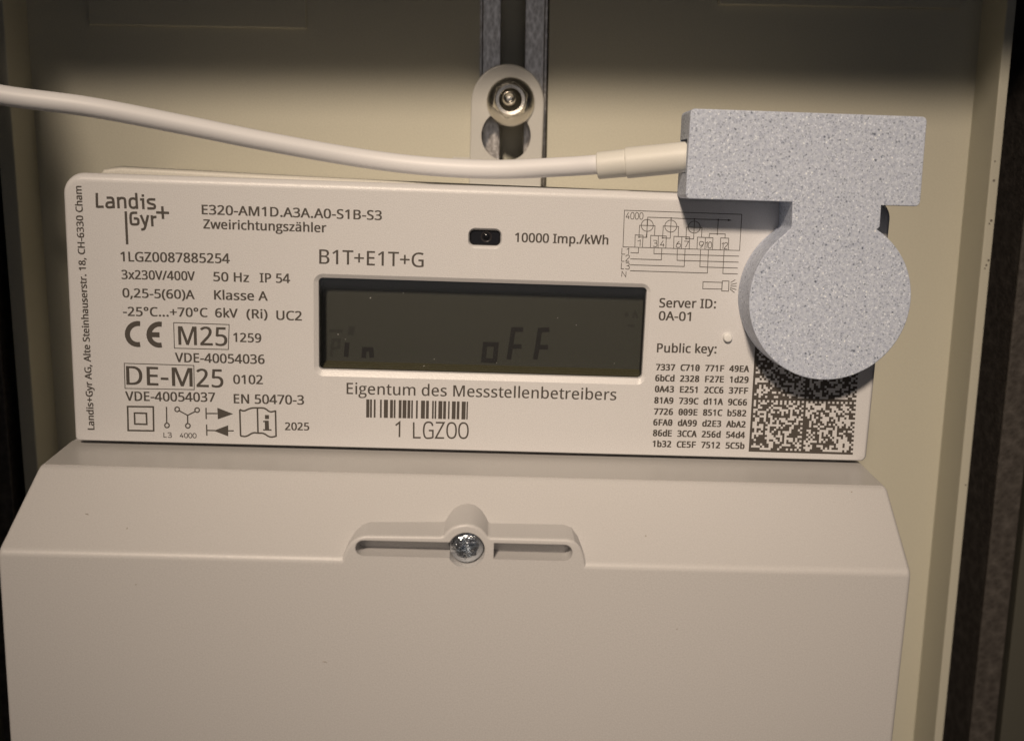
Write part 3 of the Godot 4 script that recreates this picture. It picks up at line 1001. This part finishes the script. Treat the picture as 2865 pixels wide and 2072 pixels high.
	line([Vector2(39.73,20.79), Vector2(39.67,21.10), Vector2(39.53,21.38), Vector2(39.32,21.62), Vector2(39.05,21.81), Vector2(38.75,21.92), Vector2(38.44,21.95), Vector2(38.12,21.90), Vector2(37.84,21.77), Vector2(37.60,21.57), Vector2(37.42,21.32), Vector2(37.32,21.02), Vector2(37.29,20.71), Vector2(37.35,20.40), Vector2(37.49,20.12), Vector2(37.70,19.87), Vector2(37.97,19.69), Vector2(38.27,19.58), Vector2(38.58,19.55), Vector2(38.90,19.60), Vector2(39.18,19.73), Vector2(39.42,19.93), Vector2(39.60,20.18), Vector2(39.71,20.48)], 0.13, 0, true)
	line([Vector2(44.50,20.74), Vector2(44.44,21.05), Vector2(44.30,21.33), Vector2(44.09,21.57), Vector2(43.82,21.76), Vector2(43.52,21.87), Vector2(43.20,21.90), Vector2(42.89,21.85), Vector2(42.60,21.72), Vector2(42.36,21.52), Vector2(42.19,21.26), Vector2(42.08,20.97), Vector2(42.06,20.66), Vector2(42.12,20.35), Vector2(42.26,20.06), Vector2(42.47,19.82), Vector2(42.74,19.64), Vector2(43.04,19.53), Vector2(43.36,19.50), Vector2(43.67,19.55), Vector2(43.96,19.68), Vector2(44.20,19.88), Vector2(44.38,20.13), Vector2(44.48,20.42)], 0.13, 0, true)
	line([Vector2(33.75,20.71), Vector2(33.72,22.39), Vector2(38.46,22.38), Vector2(43.21,22.34), Vector2(48.03,22.34), Vector2(50.08,22.34)], 0.13, 0, false)
	line([Vector2(33.59,18.30), Vector2(33.72,19.51), Vector2(33.64,21.91)], 0.13, 0, false)
	line([Vector2(32.16,18.38), Vector2(32.15,20.72), Vector2(35.29,20.74), Vector2(35.30,18.73)], 0.13, 0, false)
	line([Vector2(36.97,18.34), Vector2(36.98,20.75), Vector2(40.10,20.72), Vector2(40.14,18.76)], 0.13, 0, false)
	line([Vector2(41.76,18.36), Vector2(41.72,20.65), Vector2(44.89,20.65), Vector2(44.90,18.76)], 0.13, 0, false)
	line([Vector2(32.16,18.36), Vector2(33.76,18.34), Vector2(33.66,21.91)], 0.13, 0, false)
	line([Vector2(36.97,18.34), Vector2(38.54,18.31), Vector2(38.49,22.38)], 0.13, 0, false)
	line([Vector2(41.76,18.34), Vector2(43.31,18.34), Vector2(43.25,22.34)], 0.13, 0, false)
	line([Vector2(48.09,22.37), Vector2(48.10,19.48)], 0.13, 0, false)
	line([Vector2(46.45,18.77), Vector2(46.49,19.51), Vector2(49.71,19.53), Vector2(49.70,18.74)], 0.13, 0, false)
	line([Vector2(31.43,16.26), Vector2(31.36,18.77), Vector2(32.97,18.72), Vector2(32.97,16.31)], 0.13, 0, false)
	line([Vector2(34.61,16.32), Vector2(34.53,18.77), Vector2(37.72,18.72), Vector2(37.76,16.33)], 0.13, 0, false)
	line([Vector2(36.17,16.32), Vector2(36.09,18.72)], 0.13, 0, false)
	line([Vector2(39.36,16.31), Vector2(39.27,18.73), Vector2(42.49,18.68), Vector2(42.55,16.33)], 0.13, 0, false)
	line([Vector2(40.96,16.33), Vector2(40.89,18.69)], 0.13, 0, false)
	line([Vector2(44.13,16.30), Vector2(44.09,18.72), Vector2(47.25,18.69), Vector2(47.31,16.35)], 0.13, 0, false)
	line([Vector2(45.76,16.32), Vector2(45.71,18.69)], 0.13, 0, false)
	line([Vector2(48.90,16.36), Vector2(48.83,18.71), Vector2(50.48,18.70), Vector2(50.56,16.35)], 0.13, 0, false)
	line([Vector2(32.18,16.28), Vector2(32.20,15.13), Vector2(30.59,15.17)], 0.13, 0, false)
	line([Vector2(35.36,16.32), Vector2(35.40,15.11), Vector2(52.83,15.14)], 0.13, 0, false)
	line([Vector2(36.94,16.30), Vector2(36.98,13.90), Vector2(30.63,13.91)], 0.13, 0, false)
	line([Vector2(40.12,16.34), Vector2(40.21,13.90), Vector2(52.83,13.92)], 0.13, 0, false)
	line([Vector2(41.71,16.30), Vector2(41.75,12.70), Vector2(30.66,12.70)], 0.13, 0, false)
	line([Vector2(44.87,16.23), Vector2(44.97,12.71), Vector2(52.77,12.72)], 0.13, 0, false)
	line([Vector2(46.49,16.28), Vector2(46.59,11.50), Vector2(30.70,11.50)], 0.13, 0, false)
	line([Vector2(49.70,16.34), Vector2(49.78,11.51), Vector2(52.86,11.51)], 0.13, 0, false)
	line([Vector2(32.25,18.36), Vector2(32.24,18.40), Vector2(32.21,18.43), Vector2(32.16,18.44), Vector2(32.12,18.43), Vector2(32.08,18.40), Vector2(32.08,18.35), Vector2(32.09,18.31), Vector2(32.12,18.28), Vector2(32.17,18.27), Vector2(32.21,18.28), Vector2(32.25,18.31)], 0.13, 0, true)
	line([Vector2(37.06,18.34), Vector2(37.05,18.39), Vector2(37.01,18.42), Vector2(36.97,18.43), Vector2(36.92,18.42), Vector2(36.89,18.38), Vector2(36.88,18.34), Vector2(36.90,18.29), Vector2(36.93,18.26), Vector2(36.98,18.25), Vector2(37.02,18.27), Vector2(37.05,18.30)], 0.13, 0, true)
	line([Vector2(41.85,18.34), Vector2(41.84,18.39), Vector2(41.80,18.42), Vector2(41.76,18.43), Vector2(41.71,18.42), Vector2(41.68,18.38), Vector2(41.67,18.34), Vector2(41.69,18.29), Vector2(41.72,18.26), Vector2(41.77,18.25), Vector2(41.81,18.26), Vector2(41.84,18.30)], 0.13, 0, true)
	line([Vector2(38.55,22.38), Vector2(38.54,22.43), Vector2(38.50,22.46), Vector2(38.46,22.47), Vector2(38.41,22.45), Vector2(38.38,22.42), Vector2(38.37,22.38), Vector2(38.39,22.33), Vector2(38.42,22.30), Vector2(38.47,22.29), Vector2(38.51,22.30), Vector2(38.54,22.34)], 0.13, 0, true)
	line([Vector2(43.30,22.34), Vector2(43.29,22.39), Vector2(43.25,22.42), Vector2(43.20,22.43), Vector2(43.16,22.42), Vector2(43.13,22.38), Vector2(43.12,22.34), Vector2(43.14,22.29), Vector2(43.17,22.26), Vector2(43.22,22.25), Vector2(43.26,22.27), Vector2(43.29,22.30)], 0.13, 0, true)
	line([Vector2(48.18,22.37), Vector2(48.16,22.42), Vector2(48.13,22.45), Vector2(48.08,22.46), Vector2(48.04,22.44), Vector2(48.01,22.41), Vector2(48.00,22.37), Vector2(48.02,22.32), Vector2(48.05,22.29), Vector2(48.10,22.28), Vector2(48.14,22.29), Vector2(48.17,22.33)], 0.13, 0, true)
	line([Vector2(48.19,19.48), Vector2(48.18,19.53), Vector2(48.14,19.56), Vector2(48.09,19.57), Vector2(48.05,19.56), Vector2(48.02,19.52), Vector2(48.01,19.48), Vector2(48.03,19.43), Vector2(48.06,19.40), Vector2(48.11,19.39), Vector2(48.15,19.40), Vector2(48.18,19.44)], 0.13, 0, true)
	ink_tri([Vector2(50.01,22.53), Vector2(50.04,22.13), Vector2(50.88,22.33)])
	ink_end("wiring_diagram", panel)
	ink_z = 0.03
	ink_start()
	thin("4000", 29.33, 21.90, 32.76, 21.93, 1.32, 0.13)
	thin("1", 31.91, 16.55, 32.47, 16.55, 1.25, 0.13)
	thin("3", 35.12, 16.55, 35.90, 16.55, 1.25, 0.13)
	thin("4", 36.59, 16.55, 37.44, 16.55, 1.25, 0.13)
	thin("6", 39.85, 16.55, 40.69, 16.55, 1.25, 0.13)
	thin("7", 41.46, 16.57, 42.34, 16.57, 1.25, 0.13)
	thin("9", 44.59, 16.57, 45.40, 16.57, 1.25, 0.13)
	thin("10", 45.85, 16.58, 47.08, 16.57, 1.25, 0.13)
	thin("12", 49.15, 16.53, 50.31, 16.52, 1.25, 0.13)
	thin("L1", 28.83, 14.81, 30.22, 14.83, 1.25, 0.13)
	thin("L2", 28.86, 13.37, 30.43, 13.38, 1.25, 0.13)
	thin("L3", 28.86, 11.83, 30.49, 11.80, 1.26, 0.13)
	thin("N", 29.05, 10.23, 29.89, 10.21, 1.09, 0.13)
	ink_end("lettering", panel)
	ink_z = 0.03
	ink_start()
	line([Vector2(45.83,9.69), Vector2(49.76,9.69), Vector2(49.80,8.31), Vector2(45.87,8.28)], 0.14, 0, true)
	line([Vector2(49.81,10.00), Vector2(51.17,9.99), Vector2(51.20,7.93), Vector2(49.82,7.95)], 0.14, 0, true)
	line([Vector2(51.52,9.69), Vector2(52.45,10.32)], 0.14, 0, false)
	line([Vector2(51.57,9.30), Vector2(52.83,9.62)], 0.14, 0, false)
	line([Vector2(51.55,8.96), Vector2(52.81,9.00)], 0.14, 0, false)
	line([Vector2(51.49,8.62), Vector2(52.82,8.30)], 0.14, 0, false)
	line([Vector2(51.49,8.37), Vector2(52.48,7.67)], 0.14, 0, false)
	ink_end("torch_symbol", panel)
	# bar code
	ink_start()
	var bars := [-22.85, -22.19, -22.06, -21.67, -21.28, -20.91, -19.98, -19.63, -19.18, -18.34, -17.90, -17.30, -17.13, -16.76, -16.10, -15.51, -15.29, -14.49, -14.28, -13.68, -13.49, -13.15, -12.50, -12.13, -11.46, -10.63, -10.41, -9.82, -9.15, -8.80, -8.61, -8.27, -7.84, -7.02, -6.83, -6.24, -5.82, -5.49, -5.02, -4.23, -4.00, -3.44, -2.99, -2.15, -1.97, -1.68]
	var by: Vector4 = Vector4(-16.84, -20.71, -16.75, -20.55)
	for i in range(0, bars.size(), 2):
		var t: float = float(bars[i] - bars[0]) / (bars[-1] - bars[0])
		var yt := lerpf(by.x, by.z, t)
		var yb := lerpf(by.y, by.w, t)
		for q in [Vector2(bars[i], yb), Vector2(bars[i + 1], yb), Vector2(bars[i + 1], yt), Vector2(bars[i], yb), Vector2(bars[i + 1], yt), Vector2(bars[i], yt)]:
			ink_tris.append(Vector3(q.x, q.y, 0.03))
	ink_end("barcode", panel)
	# square block of small printed cells (random fill, carries no message)
	ink_start()
	var dm := [Vector2(57.95,-25.87), Vector2(80.23,-25.97), Vector2(79.52,-3.12), Vector2(57.59,-3.46)]
	var n := 48
	var side := RandomNumberGenerator.new()
	side.seed = 77
	for r in n:
		var run := -1
		for c in n + 1:
			var on := false
			if c < n:
				var lr := r % 24
				var lc := c % 24
				on = side.randf() < 0.52
				if lc == 0 or lr == 0:
					on = true
				elif lr == 23:
					on = c % 2 == 0
				elif lc == 23:
					on = r % 2 == 0
			if on and run < 0:
				run = c
			if not on and run >= 0:
				cell(dm, n, run, c, r)
				run = -1
	ink_end("cell_code", panel)


func cell(dm: Array, n: int, c0: int, c1: int, r: int) -> void:
	var q := []
	for uv in [Vector2(c0, r), Vector2(c1, r), Vector2(c1, r + 1), Vector2(c0, r + 1)]:
		var u: float = uv.x / n
		var w: float = uv.y / n
		var a: Vector2 = dm[0].lerp(dm[1], u)
		var b: Vector2 = dm[3].lerp(dm[2], u)
		q.append(a.lerp(b, w))
	for k in [0, 1, 2, 0, 2, 3]:
		ink_tris.append(Vector3(q[k].x, q[k].y, 0.03))


# ---------------------------------------------------------------- nut that holds the tab on the rail
func build_nut() -> void:
	var c := Vector3(6.01, 47.87, -46.5)
	var o := thing("flange_nut", "shiny brass coloured flange nut on a threaded stud in the hanger tab", "nut", c)
	commit("flange", lathe(c, [Vector2(3.2, 2.2), Vector2(4.0, 2.0), Vector2(4.7, 1.6), Vector2(5.3, 1.0), Vector2(5.75, 0.55), Vector2(5.85, 0.3), Vector2(5.85, 0.0)], 64), M.nut, o, 40.0)
	# hexagon with chamfered corners
	var loops := []
	var hex := func(r: float, z: float) -> PackedVector3Array:
		var l := PackedVector3Array()
		for i in 6:
			for j in 8:
				var a := TAU / 6 * i + 0.35
				var b := TAU / 6 * (i + 1) + 0.35
				var p := Vector2(cos(a), sin(a)).lerp(Vector2(cos(b), sin(b)), j / 8.0) * 4.45
				if p.length() > r:
					p = p.normalized() * r
				l.append(c + Vector3(p.x - 0.15, p.y + 0.1, z))
		return l
	for s in [[2.62, 4.6], [2.75, 4.85], [3.5, 4.95], [3.75, 4.8], [4.05, 4.4], [4.45, 3.8], [4.45, 1.4]]:
		loops.append(hex.call(s[0], s[1]))
	commit("hexagon", loft(loops), M.nut, o, 18.0)
	var well := lathe(c + Vector3(-0.15, 0.1, 0), [Vector2(2.62, 4.6), Vector2(2.45, 4.2), Vector2(2.4, 1.0)], 40)
	commit("thread", flipped(well), M.nut, o)
	var s := c + Vector3(-0.45, 0.25, 0)
	commit("stud", lathe(s, [Vector2(0.02, 6.25), Vector2(0.6, 6.2), Vector2(0.95, 6.5), Vector2(1.2, 6.6), Vector2(1.5, 6.4), Vector2(1.66, 5.9), Vector2(1.75, 5.2), Vector2(1.6, 4.8), Vector2(1.75, 4.4), Vector2(1.6, 4.0), Vector2(1.75, 3.6), Vector2(1.75, 0.0)], 36), M.nut, o, 40.0)


func flipped(t: PackedVector3Array) -> PackedVector3Array:
	var o := PackedVector3Array()
	for i in range(0, t.size(), 3):
		o.append_array([t[i], t[i + 2], t[i + 1]])
	return o


# ---------------------------------------------------------------- reading head
func build_head() -> void:
	var o := thing("optical_reading_head", "speckled grey 3D printed T-shaped reading head stuck on the meter's right side", "reading head", Vector3(69.3, 7.8, 0.1))
	var p := PackedVector2Array()
	# bar with small rounded corners
	var corner := func(c: Vector2, r: float, a0: float) -> void:
		for i in 6:
			var a := deg_to_rad(a0 + 90.0 * i / 5)
			p.append(c + Vector2(cos(a), sin(a)) * r)
	corner.call(Vector2(40.25, 42.3), 0.95, 90.0)
	corner.call(Vector2(40.35, 27.3), 0.95, 180.0)
	p.append(Vector2(60.2, 26.4))
	p.append(Vector2(60.45, 22.2))
	for i in 5:   # small fillet into the disc
		var a := deg_to_rad(0 - 70.0 * i / 4)
		p.append(Vector2(59.35, 21.9) + Vector2(cos(a), sin(a)) * 1.1)
	var n := 92
	for i in n + 1:
		var a := deg_to_rad(128.0 + (420.5 - 128.0) * i / n)
		p.append(Vector2(69.3, 7.7) + Vector2(cos(a), sin(a)) * 16.06)
	p.append(Vector2(77.75, 22.2))
	p.append(Vector2(77.6, 26.3))
	corner.call(Vector2(84.2, 27.3), 0.95, 270.0)
	corner.call(Vector2(83.85, 42.3), 0.95, 0.0)
	# body, with the bar's left end notched for the plug
	var b := prism(p, 9.0, 0.1, 0.22, 3)
	await carve("printed_body", [b], [box(36, 31.2, 0.6, 41.2, 37.8, 7.4)], M.printed, o, 30.0)


# ---------------------------------------------------------------- cable
func build_cable() -> void:
	var o := thing("usb_cable", "white round cable with cream plug running from the left into the reading head", "cable", Vector3(40, 34.4, 3.8))
	var knots := PackedVector3Array([Vector3(-119, 92, 46), Vector3(-119.5, 72, 28), Vector3(-115.5, 54, 12), Vector3(-106, 44.2, 6.5), Vector3(-92.61, 41.63, 4.0), Vector3(-76.35, 40.08, 2.0), Vector3(-60.09, 37.60, -1.5), Vector3(-43.05, 34.82, -5.0), Vector3(-25.16, 32.36, -8.0), Vector3(-11.17, 31.18, -8.3), Vector3(2.90, 30.97, -6.3), Vector3(16.59, 31.89, -2.6), Vector3(23.19, 32.50, -0.2), Vector3(28.87, 33.01, 1.2)])
	var path := PackedVector3Array()
	for i in knots.size() - 1:
		for j in 8:
			path.append(knots[i].cubic_interpolate(knots[i + 1], knots[maxi(i - 1, 0)], knots[mini(i + 2, knots.size() - 1)], j / 8.0))
	path.append(knots[-1])
	commit("sheath", tube(path, [1.94], 36), M.cable, o, 40.0)
	var a := Vector3(23.0, 32.25, 0.0)
	var b := Vector3(41.0, 34.5, 3.9)
	var d := (b - a).normalized()
	var collar_end := a + d * 5.75
	commit("strain_relief", tube(PackedVector3Array([a, a + d * 0.02, a + d * 0.12, a + d * 0.35, a + d * 5.5, collar_end]), [2.1, 2.42, 2.6, 2.7, 2.74, 2.62], 48), M.plug, o, 40.0)
	var e := collar_end
	commit("plug", tube(PackedVector3Array([e - d * 0.3, e, e + d * 0.05, e + d * 0.4, b]), [2.5, 2.72, 2.95, 3.08, 3.0], 48), M.plug, o, 40.0)
